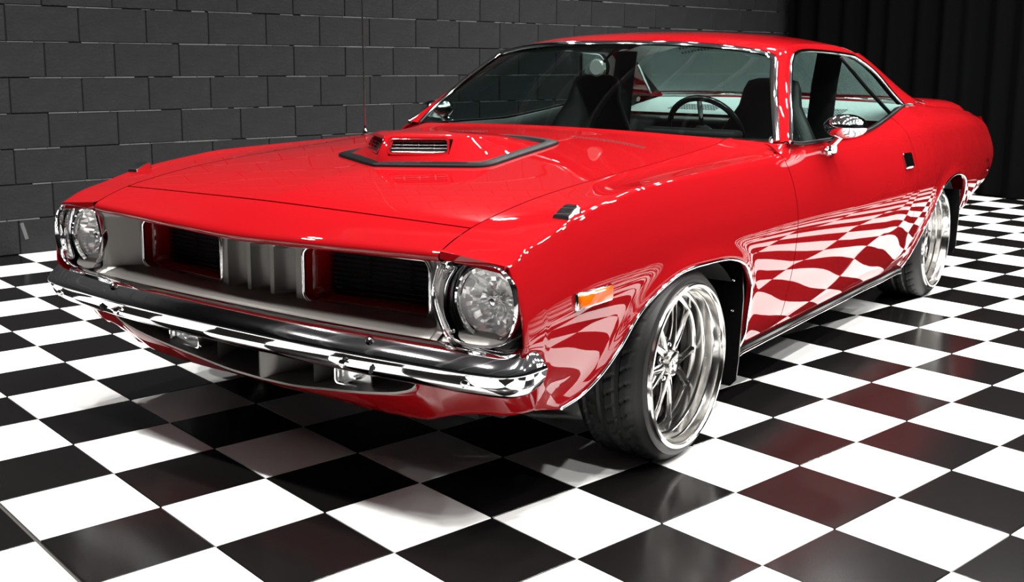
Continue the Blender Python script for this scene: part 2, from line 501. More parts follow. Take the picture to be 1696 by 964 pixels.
# ---- hood, header, cowl
def hood_z(x, y):
    u = min(abs(x) / .69, 1); a = .85 * (1 - sm(-.3, .5, y)) + .1
    return fC(y) + fCrown(y) * (a * (1 - u) + (1 - a) * (1 - u * u))
def y_seam(x): return -.592 - .030 * (1 - abs(x) / .69)
def y_lip(x): return -.716 - .040 * (1 - (abs(x) / .69) ** 1.3)
xs_h = [k / 40 * .6885 for k in range(-40, 41)]
def pad(x): return [(x, y_seam(x) + .004, hood_z(x, y_seam(x)) - .014)]
rows = []
for x in xs_h:
    y0, y1 = y_seam(x) + .003, .888 - .01 * (1 - (x / .69) ** 2)
    col = pad(x)
    for k in range(61):
        y = y0 + (y1 - y0) * k / 60; col.append((x, y, hood_z(x, y)))
    col += [(x, y1 + .006, hood_z(x, y1) - .006), (x, y1 + .002, hood_z(x, y1) - .02)]
    rows.append(col)
rows = [[(p[0], p[1], p[2] - .015) for p in rows[0]]] + rows + [[(p[0], p[1], p[2] - .015) for p in rows[-1]]]
hood = grid('hood', rows, 'red', car, crease=50)
rows = []
for x in [k / 40 * .690 for k in range(-40, 41)]:
    y0, y1 = y_lip(x), y_seam(x) - .0035; zl = hood_z(x, y0)
    col = [(x, y0 + .05, zl - .030), (x, y0 + .014, zl - .026), (x, y0 + .002, zl - .020), (x, y0 - .003, zl - .012), (x, y0 - .001, zl - .004)]
    for k in range(1, 17):
        y = y0 + (y1 - y0) * k / 16; col.append((x, y, hood_z(x, y)))
    col.append((x, y1 + .001, hood_z(x, y1) - .015))
    rows.append(col)
grid('header_panel', rows, 'red', car, crease=50)
# black blocker sheet added below the hood so the seam gaps stay dark
rows = [[(x, y, hood_z(x, y) - .022) for y in np.linspace(-.70, .9, 30)] for x in np.linspace(-.72, .72, 30)]
grid('under_hood_blocker', rows, 'matte_black', car)
# cowl between hood and windshield
def ws_base(u):       # u -1..1 across the glass
    return Vector((.832 * u, .885 + .135 * abs(u) ** 2.2, .884 - .019 * abs(u) ** 2))
rows = []
def fender_z(a, y):
    xE, zE = fE(y); return fC(y) + (zE - fC(y)) * min(max((a - .694) / (xE - .694), 0), 1)
for k in range(61):
    u = -1.03 + 2.06 * k / 60; b = ws_base(u) + Vector((0, .03, .002)); x = b.x; a = abs(x)
    if a < .685: p0, p1 = (x, .84, hood_z(x, .84) - .016), (x, .885, hood_z(x, .888) - .012)
    else: p0, p1 = (x, .85, fender_z(a, .85) - .007), (x, .912, fender_z(a, .912) - .002)
    rows.append([p0, p1, tuple(Vector(p1).lerp(b, .35) + Vector((0, 0, .001))), tuple(Vector(p1).lerp(b, .7)), tuple(b)])
grid('cowl', rows, 'red', car)
# louvre slots pressed into the rear of the hood
for sx in (1, -1):
    bm = bmesh.new()
    for r_ in range(2):
        for k in range(22):
            x = sx * (.20 + k * .0155 + r_ * .004); y = .665 - .02 * r_ - .075 * ((k / 22) ** 2) * 1
            add_box(bm, (x, y, hood_z(x, y) + .0004), (.009, .006, .0016), 0)
    o = bm_obj('hood_louvre', bm, 'matte_black', car); o['kind'] = 'stuff'

# ---- shaker scoop
SCO = [(0, -.192), (.075, -.158), (.15, -.120), (.275, -.056), (.308, -.030), (.318, .01), (.312, .08), (.288, .28), (.264, .44), (.245, .485), (.13, .52), (0, .53)]
half = resample(crom(SCO, 6), 40)
ring = [(x, y) for x, y in half] + [(-x, y) for x, y in half[::-1][1:-1]]
def inset(f, dy=.0, c=(0, .15)): return [(c[0] + (x - c[0]) * f, c[1] + (y - c[1]) * f + dy) for x, y in ring]
def ringz(pts, dz, top=None): return [(x, y, (hood_z(x, y) if top is None else top(x, y)) + dz) for x, y in pts]
HR = [[(0, -.172), (.022, -.160), (.175, -.072), (.215, -.050), (.262, -.02), (.285, .03), (.275, .12), (.25, .28), (.222, .42), (.12, .46), (0, .47)],
      [(0, -.166), (.022, -.150), (.175, -.034), (.196, -.016), (.215, .005), (.230, .05), (.230, .13), (.213, .28), (.185, .40), (.10, .43), (0, .44)],
      [(0, -.134), (.022, -.118), (.170, -.005), (.180, .008), (.188, .03), (.195, .07), (.19, .14), (.17, .27), (.14, .36), (.08, .39), (0, .40)],
      [(0, -.118), (.020, -.104), (.152, .001), (.160, .014), (.166, .035), (.171, .075), (.166, .14), (.147, .26), (.115, .34), (.065, .365), (0, .37)],
      [(0, -.06), (.012, -.05), (.08, .01), (.085, .03), (.09, .05), (.09, .08), (.088, .14), (.08, .22), (.06, .28), (.035, .30), (0, .305)]]
def hz_(lev, x, y):
    h = hood_z(x, y); b = 1 - sm(.05, .42, y)
    return (h + .006, h + (.014 + .016 * b), h + .012 + (.903 - h - .012) * (.42 + .58 * b), h + .02 + (.911 - h - .02) * (.45 + .55 * b), h + .02 + (.916 - h - .02) * (.5 + .5 * b))[lev]
V, Fc, idx = [], [], {}
for lev, L in enumerate(HR):
    full = [(x, y) for x, y in L] + [(-x, y) for x, y in L[::-1][1:-1]]
    for k, (x, y) in enumerate(full): idx[lev, k] = len(V); V.append((x, y, hz_(lev, x, y)))
nf = len(full); top = len(V); V.append((0, .10, .917))
for lev in range(4):
    for k in range(nf):
        if lev == 1 and k in (1, nf - 2): continue        # the two mouths
        Fc.append((idx[lev, k], idx[lev, (k + 1) % nf], idx[lev + 1, (k + 1) % nf], idx[lev + 1, k]))
for k in range(nf): Fc.append((idx[4, k], idx[4, (k + 1) % nf], top))
me = bpy.data.meshes.new('shaker_scoop'); me.from_pydata(V, [], Fc)
scoop = link('shaker_scoop', me, 'red', car); sharp(scoop, 38)
scoop['label'] = 'red shaker scoop poking through the hood'
o = grid('scoop_seal', [ringz(inset(1.0), .000), ringz(inset(.998), .007), ringz(inset(.985), .010), ringz(inset(.91), .013), ringz(inset(.885), .012), ringz(inset(.87), .0)], 'seal', scoop, wrap_v=True, crease=60)
o['label'] = 'black rubber seal around the scoop'
def rrect(w_, h_, r_, n=6):
    pts = []
    for cx_, cy_, a0 in ((w_ / 2 - r_, h_ / 2 - r_, 0), (-w_ / 2 + r_, h_ / 2 - r_, 90), (-w_ / 2 + r_, -h_ / 2 + r_, 180), (w_ / 2 - r_, -h_ / 2 + r_, 270)):
        for k in range(n + 1):
            a = math.radians(a0 + 90 * k / n); pts.append((cx_ + r_ * math.cos(a), cy_ + r_ * math.sin(a)))
    return pts
for sx in (1, -1):
    # mouth: a raised red frame, a dark box and thin bright bars on the slanted nose
    A = Vector((sx * .022, -.150, .850)); B = Vector((sx * .175, -.034, .850))
    ux = (B - A).normalized(); wdt = (B - A).length
    up = Vector((0, .60, 1)).normalized(); up = (up - ux * up.dot(ux)).normalized()
    nrm = ux.cross(up) * sx; nrm = nrm if nrm.y < 0 else -nrm
    C0 = (A + B) / 2 + up * .030 + Vector((0, 0, hood_z(.1, -.09) + .030 - .850))
    def mp(a, b, c): return tuple(C0 + ux * a + up * b + nrm * c)
    o1, o2 = rrect(wdt + .004, .064, .014), rrect(wdt - .012, .044, .011)
    fr = grid('scoop_mouth', [[mp(a, b, -.035) for a, b in o1], [mp(a, b, -.006) for a, b in o1], [mp(a * .985, b * .95, .001) for a, b in o1], [mp(a, b, .0) for a, b in o2], [mp(a, b, -.028) for a, b in o2]], 'red', scoop, wrap_v=True, crease=50)
    # sub-parts: recess plate, frame, bars
    bmx = bmesh.new(); bmx.faces.new([bmx.verts.new(mp(a, b, -.027)) for a, b in o2]); bm_obj('mouth_recess', bmx, 'matte_black', scoop)
    tube('mouth_trim', [mp(a, b, .0) for a, b in o2], .0018, 'chrome', scoop, 6, closed=True)
    for k in range(4):
        b = -.0165 + k * .011; w2 = (wdt - .002) / 2
        tube('scoop_bar', [mp(-w2, b, -.008), mp(w2, b, -.008)], .0013, 'barmetal', scoop, 6)
    for a in (-.05, .0, .05): tube('scoop_upright', [mp(a, -.02, -.009), mp(a, .02, -.009)], .0012, 'barmetal', scoop, 5)
# ---- fender-top turn indicators
for sx in (1, -1):
    x = .864; y0, y1 = -.450, -.392; z0 = fE(-.42)[1] - .006
    sec_ = [(y0, -.004), (y0, .010), (y0 + .004, .012), (y1 - .020, .022), (y1 - .006, .023), (y1, .019), (y1 + .002, .0)]
    Q = []
    for f_, hh in ((1.0, None), (1.0, 1.0), (.86, 1.0), (-.86, 1.0), (-1.0, 1.0), (-1.0, None)):
        Q.append([(sx * (x + .025 * f_ * (1 - .25 * max(h_, 0) / .025)), y_, z0 + (y_ - y0) * .17 + (h_ - (.003 if abs(f_) == 1 else 0) if hh else -.004)) for y_, h_ in sec_])
    ti = grid('turn_indicator', Q, 'chrome', car, crease=30)
    ti['label'] = 'small chrome wedge on top of the fender'
    box('indicator_lens', (sx * x, y1 + .0020, z0 + .019), (.026, .003, .010), 'orange', ti, .001)

# ---- antenna on the far fender
an = lathe('antenna', [(0, .0), (0, .016), (.006, .016), (.010, .011), (.022, .010), (.030, .0045), (.042, .0035), (.042, 0)], 'chrome', car, 20, 'z', (-.78, .607, hood_z(.69, .607) - .014))
zb_ = hood_z(.69, .607) + .02
tube('antenna_mast', [(-.78, .607, zb_), (-.779, .600, zb_ + .35), (-.778, .592, zb_ + .78)], [.0036, .0031, .0022], 'polished', an, 8)

# ---- grille surround (argent silver), openings, bars
OX0, OX1, OZ0, OZ1 = .168, .586, .494, .648
def y_panel(x):
    a = abs(x)
    return float(np.interp(a, [0, .15, .2, .56, .60, .64, .668, .72], [-.664, -.660, -.648, -.612, -.622, -.66, -.697, -.70]))
def in_open(x, z, grow=0.):
    a = abs(x); cx_, cz = (OX0 + OX1) / 2, (OZ0 + OZ1) / 2; hx, hz = (OX1 - OX0) / 2 + grow, (OZ1 - OZ0) / 2 + grow; r = .028
    qx, qz = abs(a - cx_) - hx + r, abs(z - cz) - hz + r
    return math.hypot(max(qx, 0), max(qz, 0)) + min(max(qx, qz), 0) - r < 0
gx = sorted(set(np.round(np.concatenate([np.linspace(-.69, .69, 277), [s * v for s in (1, -1) for v in (OX0, OX1)]]), 4)))
gz = np.linspace(.474, .676, 51)
def slot(x, z):
    d = 0.
    for c in (-.098, 0, .098):
        t = (x - c) / .040
        if abs(t) < 1:
            d = max(d, .050 * (1 - t * t) ** .5)
    return d * sm(.492, .505, z) * (1 - sm(.628, .640, z)) if d else 0.
V, Fc = [], []
for x in gx:
    for z in gz:
        y = y_panel(x) - .03 * (1 - sm(.476, .500, z)) - .05 * sm(.655, .676, z) * (1 if abs(x) < .64 else .2) + slot(x, z)
        V.append((x, y, z))
nz_ = len(gz)
for i in range(len(gx) - 1):
    for j in range(nz_ - 1):
        cx_, cz = (gx[i] + gx[i + 1]) / 2, (gz[j] + gz[j + 1]) / 2
        if in_open(cx_, cz): continue
        Fc.append((i * nz_ + j, i * nz_ + j + 1, (i + 1) * nz_ + j + 1, (i + 1) * nz_ + j))
me = bpy.data.meshes.new('grille_surround'); me.from_pydata(V, [], Fc)
gs = link('grille_surround', me, 'silver', car); sharp(gs, 55)
gs['label'] = 'brushed silver grille surround with three upright slots'
# shelf under the openings
def y_shelf(x): return -.748 + .034 * (abs(x) / .885) ** 2
rows = []
for k in range(81):
    x = -.885 + 1.77 * k / 80; yf = y_shelf(x); yb = y_panel(min(abs(x), .66)) if abs(x) < .66 else -.66
    rows.append([(x, yb + .012, .502), (x, yb - .006, .499), (x, yb * .7 + yf * .3, .493), (x, yb * .3 + yf * .7, .484), (x, yf + .016, .479), (x, yf + .010, .474), (x, yf + .003, .473), (x, yf, .468), (x, yf + .003, .456), (x, yf + .05, .452)])
sh = grid('grille_shelf', rows, 'silver', gs, crease=50)
for sx in (1, -1):
    cx_, cz = sx * (OX0 + OX1) / 2, (OZ0 + OZ1) / 2
    rr = rrect(OX1 - OX0, OZ1 - OZ0, .028, 8)
    def P3(f, dy, ins=0.):
        out = []
        for a, b in rr:
            a2 = a - math.copysign(ins, a); b2 = b - math.copysign(ins, b)
            out.append((cx_ + a2, y_panel(cx_ + a) + dy, cz + b2))
        return out
    cr = tube('grille_trim', P3(1, -.003), .0058, 'chrome', gs, 8, closed=True)
    grid('opening_return', [P3(1, -.001), P3(1, .03, .001)], 'red', gs, wrap_v=True, crease=50)
    grid('opening_frame', [P3(1, .03, .001), P3(1, .034, .006), P3(1, .085, .012), P3(1, .10, .016)], 'red', gs, wrap_v=True, crease=50)
    bmx = bmesh.new(); bmx.faces.new([bmx.verts.new(p) for p in P3(1, .105, .0)]); bm_obj('grille_backing', bmx, 'matte_black', gs)
    for k in range(11):
        z = OZ0 + .012 + k * (OZ1 - OZ0 - .024) / 10
        a = (sx * (OX0 + .018), y_panel(OX0) + .085, z); b = (sx * (OX1 - .018), y_panel(OX1) + .085, z)
        tube('grille_bar', [a, b], .0030, 'gloss_black', gs, 6)
    for f in (.33, .66):
        x = sx * (OX0 + (OX1 - OX0) * f); y = y_panel(x) + .093
        tube('grille_upright', [(x, y, OZ0 + .012), (x, y, OZ1 - .012)], .003, 'gloss_black', gs, 6)

# ---- headlights
BZ = [(-.106, .086), (-.125, .017), (-.114, -.032), (-.09, -.079), (-.063, -.097), (-.009, -.104), (.059, -.096), (.103, -.071), (.123, -.025), (.125, .021), (.114, .064), (.087, .094), (.058, .104), (-.021, .103), (-.085, .100)]
BZ = resample(crom(BZ + [BZ[0]], 8), 97)[:-1]
for sx in (1, -1):
    HX, HZ = .791, .580
    def ringb(f, y, mixc=0., r=.1):
        out = []
        for a, b in BZ:
            L = math.hypot(a, b); ca, cb = a / L * r, b / L * r
            out.append((sx * (HX + (a * f) * (1 - mixc) + ca * mixc), y + .02 * (a > 0) * (a / .125) * 0, HZ + (b * f) * (1 - mixc) + (cb - .003) * mixc))
        return out
    bez = grid('headlight', [ringb(1.0, -.66), ringb(1.01, -.700), ringb(1.0, -.713), ringb(.975, -.718), ringb(.95, -.714), ringb(.93, -.702), ringb(.92, -.692, .25, .110), ringb(.90, -.682, .7, .110), ringb(.90, -.668, 1, .110)], 'chrome', car, wrap_v=True, crease=50)
    bez['label'] = 'round headlight in a chrome bezel'
    oc = (sx * (HX + .006), -.016, HZ - .003)
    lathe('headlight_gasket', [(-.650, .112), (-.645, .1055), (-.632, .1005), (-.62, .092)], 'gloss_black', bez, 48, 'y', oc)
    lathe('headlight_ring', [(-.630, .0965), (-.652, .0955), (-.658, .0915), (-.655, .088), (-.642, .086)], 'chrome', bez, 64, 'y', oc)
    rnd = random.Random(4)
    jit = {}
    def facet(h, r, a):
        k = (round(h, 3), int(a / (2 * PI) * 24)); jit.setdefault(k, rnd.uniform(-.009, .009)); return h + jit[k], r
    rf = lathe('headlight_reflector', [(-.640, .088), (-.632, .080), (-.622, .070), (-.614, .060), (-.608, .050), (-.602, .040), (-.597, .030), (-.594, .018), (-.593, .0)], 'reflector', bez, 48, 'y', oc, fn=facet, crease=5)
    lathe('bulb_shield', [(-.590, .012), (-.622, .012), (-.630, .009), (-.633, 0)], 'chrome', bez, 20, 'y', oc)
    lathe('headlight_lens', [(-.645, .086), (-.654, .080), (-.663, .062), (-.668, .035), (-.669, 0)], 'lens', bez, 48, 'y', oc)
    bmx = bmesh.new()
    # dark pocket that closes the fender nose behind the lamp
    add_box(bmx, (sx * .79, -.52, .57), (.20, .10, .22), .01)
    bm_obj('lamp_pocket', bmx, 'matte_black', bez)
    for a, b in ((-.088, .078), (-.072, -.076)):
        lathe('bezel_screw', [(-.712, .0), (-.713, .004), (-.708, .0055)], 'chrome', bez, 10, 'y', (sx * (HX + a * 1), .012, HZ + b))

# ---- front bumper
BP = [(0, -.829), (.3, -.825), (.5, -.815), (.66, -.800), (.78, -.788), (.85, -.775), (.905, -.758), (.944, -.730), (.962, -.700), (.967, -.675), (.968, -.657)]
bp = resample(crom(BP, 8), 70); path = [(-x, y) for x, y in bp[::-1]] + [(x, y) for x, y in bp[1:]]
SEC = [(-.088, .470), (-.080, .479), (-.066, .481), (-.040, .470), (-.015, .452), (-.004, .441), (0, .434), (-.001, .428), (-.005, .416), (-.014, .398), (-.034, .378), (-.06, .366), (-.078, .363), (-.086, .370)]
sec = [tuple(p) for p in crom(SEC, 3)]
rows = []
for k, (x, y) in enumerate(path):
    a = np.array(path[max(k - 1, 0)]); b = np.array(path[min(k + 1, len(path) - 1)]); t = (b - a) / np.linalg.norm(b - a); nrm = np.array([t[1], -t[0]])
    e = min(k, len(path) - 1 - k); rise = .012 * (1 - sm(0, 9, e)); taper = .70 + .30 * sm(0, 10, e)
    rows.append([(x + nrm[0] * f * taper, y + nrm[1] * f * taper, .425 + (z - .425) * (.90 + .10 * sm(0, 2, e)) + rise) for f, z in sec])
rows = [[tuple(np.mean(rows[0], axis=0))] * len(sec)] + rows + [[tuple(np.mean(rows[-1], axis=0))] * len(sec)]
bumper = grid('front_bumper', rows, 'chrome', car, wrap_v=True, crease=70)
bumper['label'] = 'chrome front bumper wrapping round the corners'
for sx in (1, -1):
    for (x, y, z, ax) in ((.462, -.812, .405, 'y'), (.815, -.770, .407, 'y')):
        lathe('bumper_bolt', [(0, .011), (-.007, .0105), (-.010, .007), (-.011, 0)], 'chrome', bumper, 16, 'y', (sx * x, y, z))
    lathe('bumper_bolt', [(0, .012), (.007, .011), (.011, .007), (.012, 0)], 'chrome', bumper, 16, 'z', (sx * .522, -.780, .464))
    box('jack_slot', (sx * .549, -.8045, .402), (.005, .012, .022), 'matte_black', bumper, .001, Matrix.Rotation(sx * .25, 3, 'Y'))

# ---- valance, lower intake, fog lamps
fLip = pchip([(0, .247), (.1, .249), (.27, .268), (.46, .296), (.565, .322), (.612, .348), (.625, .375), (.63, .40)])
fVB = pchip([(0, .196), (.2, .203), (.35, .206), (.5, .216), (.56, .224), (.64, .254), (.75, .280), (.9, .300)])
def y_val(x, z):     # valance face, leans back towards the bottom
    return -.715 + .028 * (abs(x) / .9) ** 2 + .09 * sm(0, 1, (.40 - z) / .22) * 1.0 - .02
rows = []
for k in range(161):
    s = -1 + k / 80; t = max(0, (abs(s) - .72) / .28); x0 = min(abs(s) / .72, 1) * .78; th_ = t * PI / 2
    zt = fLip(x0) if x0 < .63 else .43; zb = fVB(x0) + (.320 - fVB(x0)) * sm(0, 1, t); col = []
    for q_ in range(13):
        z = zt + (zb - zt) * q_ / 12; rk = .085 * (q_ / 12) ** 1.3
        yF = y_val(x0, zt if x0 < .63 else max(z, .36)) + rk
        Xe = side_x(-.612, z) - .0012
        col.append((math.copysign(x0 + (Xe - .78) * math.sin(th_) * (t > 0), s), yF + (-.612 - yF) * (1 - math.cos(th_)), z))
    e_ = col[-1]
    col += [(e_[0] * .998, e_[1] + .010, zb - .003), (e_[0] * .97, e_[1] + .06, zb + .012)]
    rows.append(col)
val = grid('front_valance', rows, 'red', car, crease=60)
# fill behind the bumper, red
rows = [[(x, -.70 + .03 * (abs(x) / .9) ** 2, .456), (x, -.695 + .03 * (abs(x) / .9) ** 2, .40)] for x in np.linspace(-.9, .9, 31)]
grid('bumper_backing', rows, 'red', val)
# silver lip and tray of the intake
lipx = np.concatenate([np.linspace(-.629, .629, 81)])
rows = [[(x, y_val(x, fLip(abs(x))) - .004, fLip(abs(x)) - .003), (x, y_val(x, fLip(abs(x))) - .006, fLip(abs(x)) + .004), (x, y_val(x, fLip(abs(x))) + .01, fLip(abs(x)) + .008), (x * .98, -.60, fLip(abs(x)) + .012), (x * .95, -.50, fLip(abs(x)) + .016)] for x in lipx]
tray = grid('intake_tray', rows, 'silver', val, crease=60)
rows = [[(x, -.52, .22), (x, -.52, .42)] for x in np.linspace(-.66, .66, 5)]
grid('intake_backing', rows, 'matte_black', val)
for sx in (1, -1):
    bm = bmesh.new()
    for k in range(17):
        for s in (1, -1):
            add_box(bm, (sx * (.06 + k * .012), -.53, .31), (.0022, .0022, .09), 0, Matrix.Rotation(s * .7, 3, 'Y'))
    o = bm_obj('intake_mesh', bm, 'darkmetal', val); o['kind'] = 'stuff'
    grid('intake_cheek', [[(sx * .20, -.66, .25), (sx * .20, -.66, .40)], [(sx * .225, -.56, .25), (sx * .225, -.56, .40)], [(sx * .25, -.52, .25), (sx * .25, -.52, .40)]], 'silver', val)
# centre fin
rows = []
for z in np.linspace(.245, .40, 9):
    rows.append([(-.10, -.52, z), (-.055, -.575, z), (-.030, -.63, z), (-.016, -.665, z), (0, -.672, z), (.016, -.665, z), (.030, -.63, z), (.055, -.575, z), (.10, -.52, z)])
grid('intake_fin', rows, 'silver', val)
for sx in (1, -1):
    fx, fy, fz = sx * .351, -.660, .310
    rr = rrect(.138, .050, .012, 5); 
    def fr3(g, dy): return [(fx + a * (1 - g), fy + dy, fz + b * (1 - g * 2.2)) for a, b in rr]
    fog = grid('fog_lamp', [fr3(0, .10), fr3(0, .03), fr3(-.02, .004), fr3(0, -.003), fr3(.06, -.003), fr3(.07, .004)], 'chrome', car, wrap_v=True, crease=50)
    fog['label'] = 'small rectangular fog lamp in the lower intake'
    bmx = bmesh.new(); bmx.faces.new([bmx.verts.new(p) for p in fr3(.07, .022)]); bm_obj('fog_reflector', bmx, 'reflector', fog)
    bmx = bmesh.new(); bmx.faces.new([bmx.verts.new(p) for p in fr3(.065, .001)]); bm_obj('fog_lens', bmx, 'lens', fog)
    lathe('fog_bulb', [(-.012, 0), (-.010, .006), (.01, .009), (.02, .009)], 'chrome', fog, 14, 'y', (fx, fy + .012, fz))
    box('fog_screw', (fx + .072, fy + .004, fz - .016), (.008, .008, .008), 'chrome', fog, .003)

# ---- side markers, handles, mirrors
def on_side(y, z, out=0., sx=1): return Vector((sx * (side_x(y, z) + out), y, z))
for sx in (1, -1):
    def patch(y0, y1, z0, z1, out, n=6, mm=3):
        return [[tuple(on_side(y0 + (y1 - y0) * i / n, z0 + (z1 - z0) * j / mm, out, sx)) for j in range(mm + 1)] for i in range(n + 1)]
    def raised(name, y0, y1, z0, z1, h, m, parent, bev=.004):
        ys = [y0, y0, y0 + bev] + list(np.linspace(y0 + bev, y1 - bev, 5)) + [y1 - bev, y1, y1]
        rows = []
        for i, y in enumerate(ys):
            e = i in (0, len(ys) - 1); col = []
            zz = [z0, z0, z0 + bev, z1 - bev, z1, z1]; hh = [-.004, h * .6, h, h, h * .6, -.004]
            for z, k in zip(zz, hh): col.append(tuple(on_side(y, z, -.004 if e else (min(k, h * .6) if i in (1, len(ys) - 2) else k), sx)))
            rows.append(col)
        return grid(name, rows, m, parent, crease=50)
    sm_ = raised('side_marker', -.500, -.338, .548, .592, .010, 'chrome', car, .003)
    raised('marker_lens', -.496, -.342, .552, .588, .016, 'orange', sm_, .005)['label'] = 'amber side marker lens'
    sm_['label'] = 'amber side marker light on the front fender'
    hd = raised('door_handle', 2.085, 2.185, .700, .765, .012, 'chrome', car, .006)
    raised('handle_flap', 2.10, 2.17, .712, .748, .006, 'gloss_black', hd, .003)
    # bullet mirror
    foot = on_side(1.36, .822, .004, sx)
    Q = []
    for i, (w_, h_) in enumerate(((0, -.004), (1, -.004), (1, .006), (.8, .012), (0, .012))):
        Q.append([(foot.x + sx * h_ + sx * .0, foot.y + math.cos(a) * .046 * w_, foot.z + math.sin(a) * .020 * w_) for a in [2 * PI * k / 20 for k in range(20)]])
    mir = grid('door_mirror', Q, 'chrome', car, wrap_v=True, crease=40); mir['label'] = 'chrome bullet mirror on the door'
    head = Vector((sx * .975, 1.300, .917))
    tube('mirror_stem', [foot + Vector((sx * .004, 0, 0)), foot + Vector((sx * .012, -.012, .03)), head + Vector((sx * -.004, .01, -.02))], [.024, .017, .014], 'chrome', mir, 12)
    prof = [(-.072, 0), (-.070, .016), (-.064, .030), (-.052, .044), (-.034, .056), (-.010, .064), (.02, .067), (.042, .066), (.050, .061), (.047, .056)]
    Q = []
    for (h, r) in prof:
        Q.append([tuple(head + Vector((math.cos(a) * r * 1.18, h * .85, math.sin(a) * r * .68))) for a in [2 * PI * k / 40 for k in range(40)]])
    grid('mirror_shell', Q, 'chrome', mir, wrap_v=True, crease=50)
    bmx = bmesh.new(); bmx.faces.new([bmx.verts.new(head + Vector((math.cos(a) * .056 * 1.18, .040, math.sin(a) * .056 * .68))) for a in [2 * PI * k / 40 for k in range(40)]]); bm_obj('mirror_glass', bmx, 'chrome', mir)

# ---- wheel arch trims, sill trims, liners, mud flaps
for sx in (1, -1):
    for A_ in (arcF, arcR):
        tube('arch_trim', [tuple(on_side(y, z, .003, sx)) for y, z in A_], .0048, 'chrome', car, 8)
    ys = np.linspace(.61, 2.43, 50)
    prof = [(-.030, .004), (.004, .004), (.009, .0), (.009, -.010), (.007, -.012), (.009, -.014), (.006, -.026), (-.03, -.026)]
    o = grid('sill_trim', [[(sx * (side_x(y, SILL) + a), y, SILL - .002 + b) for a, b in prof] for y in ys], 'gloss_black', car, crease=30)
    o['label'] = 'black sill strip with a bright edge under the doors'
    tube('sill_bead', [(sx * (side_x(y, SILL) + .007), y, SILL - .024) for y in ys], .0042, 'chrome', o, 8)
    for yc, A_, R in ((.08, arcF, .36), (2.86, arcR, .39)):
        # inner wheel house: dark half drum
        rows = []
        for k in range(25):
            a = PI * k / 24
            rows.append([(sx * xx, yc + math.cos(a) * (R + .13 * (math.cos(a) < 0) * 0 + .14), .30 + math.sin(a) * (R - .06)) for xx in (.905, .60, .45)])
        grid('wheel_house', rows, 'matte_black', car)
    # flaps behind the wheels
    fl = [(.80, .54), (.925, .52), (.935, .40), (.930, .20), (.925, .13), (.905, .108), (.80, .108)]
    bmx = bmesh.new()
    for yo in (0, .006):
        pass
    va = [bmx.verts.new((sx * (x + .012), .500 + .03 * (z - .1), z)) for x, z in fl]; vb = [bmx.verts.new((sx * (x + .012), .507 + .03 * (z - .1), z)) for x, z in fl]
    bmx.faces.new(va); bmx.faces.new(vb[::-1])
    for k in range(len(fl)): bmx.faces.new((va[k], va[(k + 1) % len(fl)], vb[(k + 1) % len(fl)], vb[k]))
    mf = bm_obj('mud_flap', bmx, 'gloss_black', car)
    for z in (.46, .36): lathe('flap_screw', [(0, 0), (-.003, .003), (0, .005)], 'chrome', mf, 10, 'y', (sx * .915, .500, z))
    fl2 = [(.80, .5), (.95, .5), (.955, .40), (.95, .2), (.935, .165), (.80, .165)]
    bmx = bmesh.new()
    va = [bmx.verts.new((sx * x, 3.24, z)) for x, z in fl2]; vb = [bmx.verts.new((sx * x, 3.247, z)) for x, z in fl2]
    bmx.faces.new(va); bmx.faces.new(vb[::-1])
    for k in range(len(fl2)): bmx.faces.new((va[k], va[(k + 1) % len(fl2)], vb[(k + 1) % len(fl2)], vb[k]))
    bm_obj('mud_flap', bmx, 'gloss_black', car)
box('underbody', (0, 1.7, .255), (1.28, 4.3, .09), 'matte_black', car, .02)
box('underbody_side', (.74, 1.52, .235), (.26, 1.80, .05), 'matte_black', car, .01)
box('underbody_side', (-.74, 1.52, .235), (.26, 1.80, .05), 'matte_black', car, .01)
box('radiator_support', (0, -.42, .43), (1.40, .08, .44), 'matte_black', car, .01)

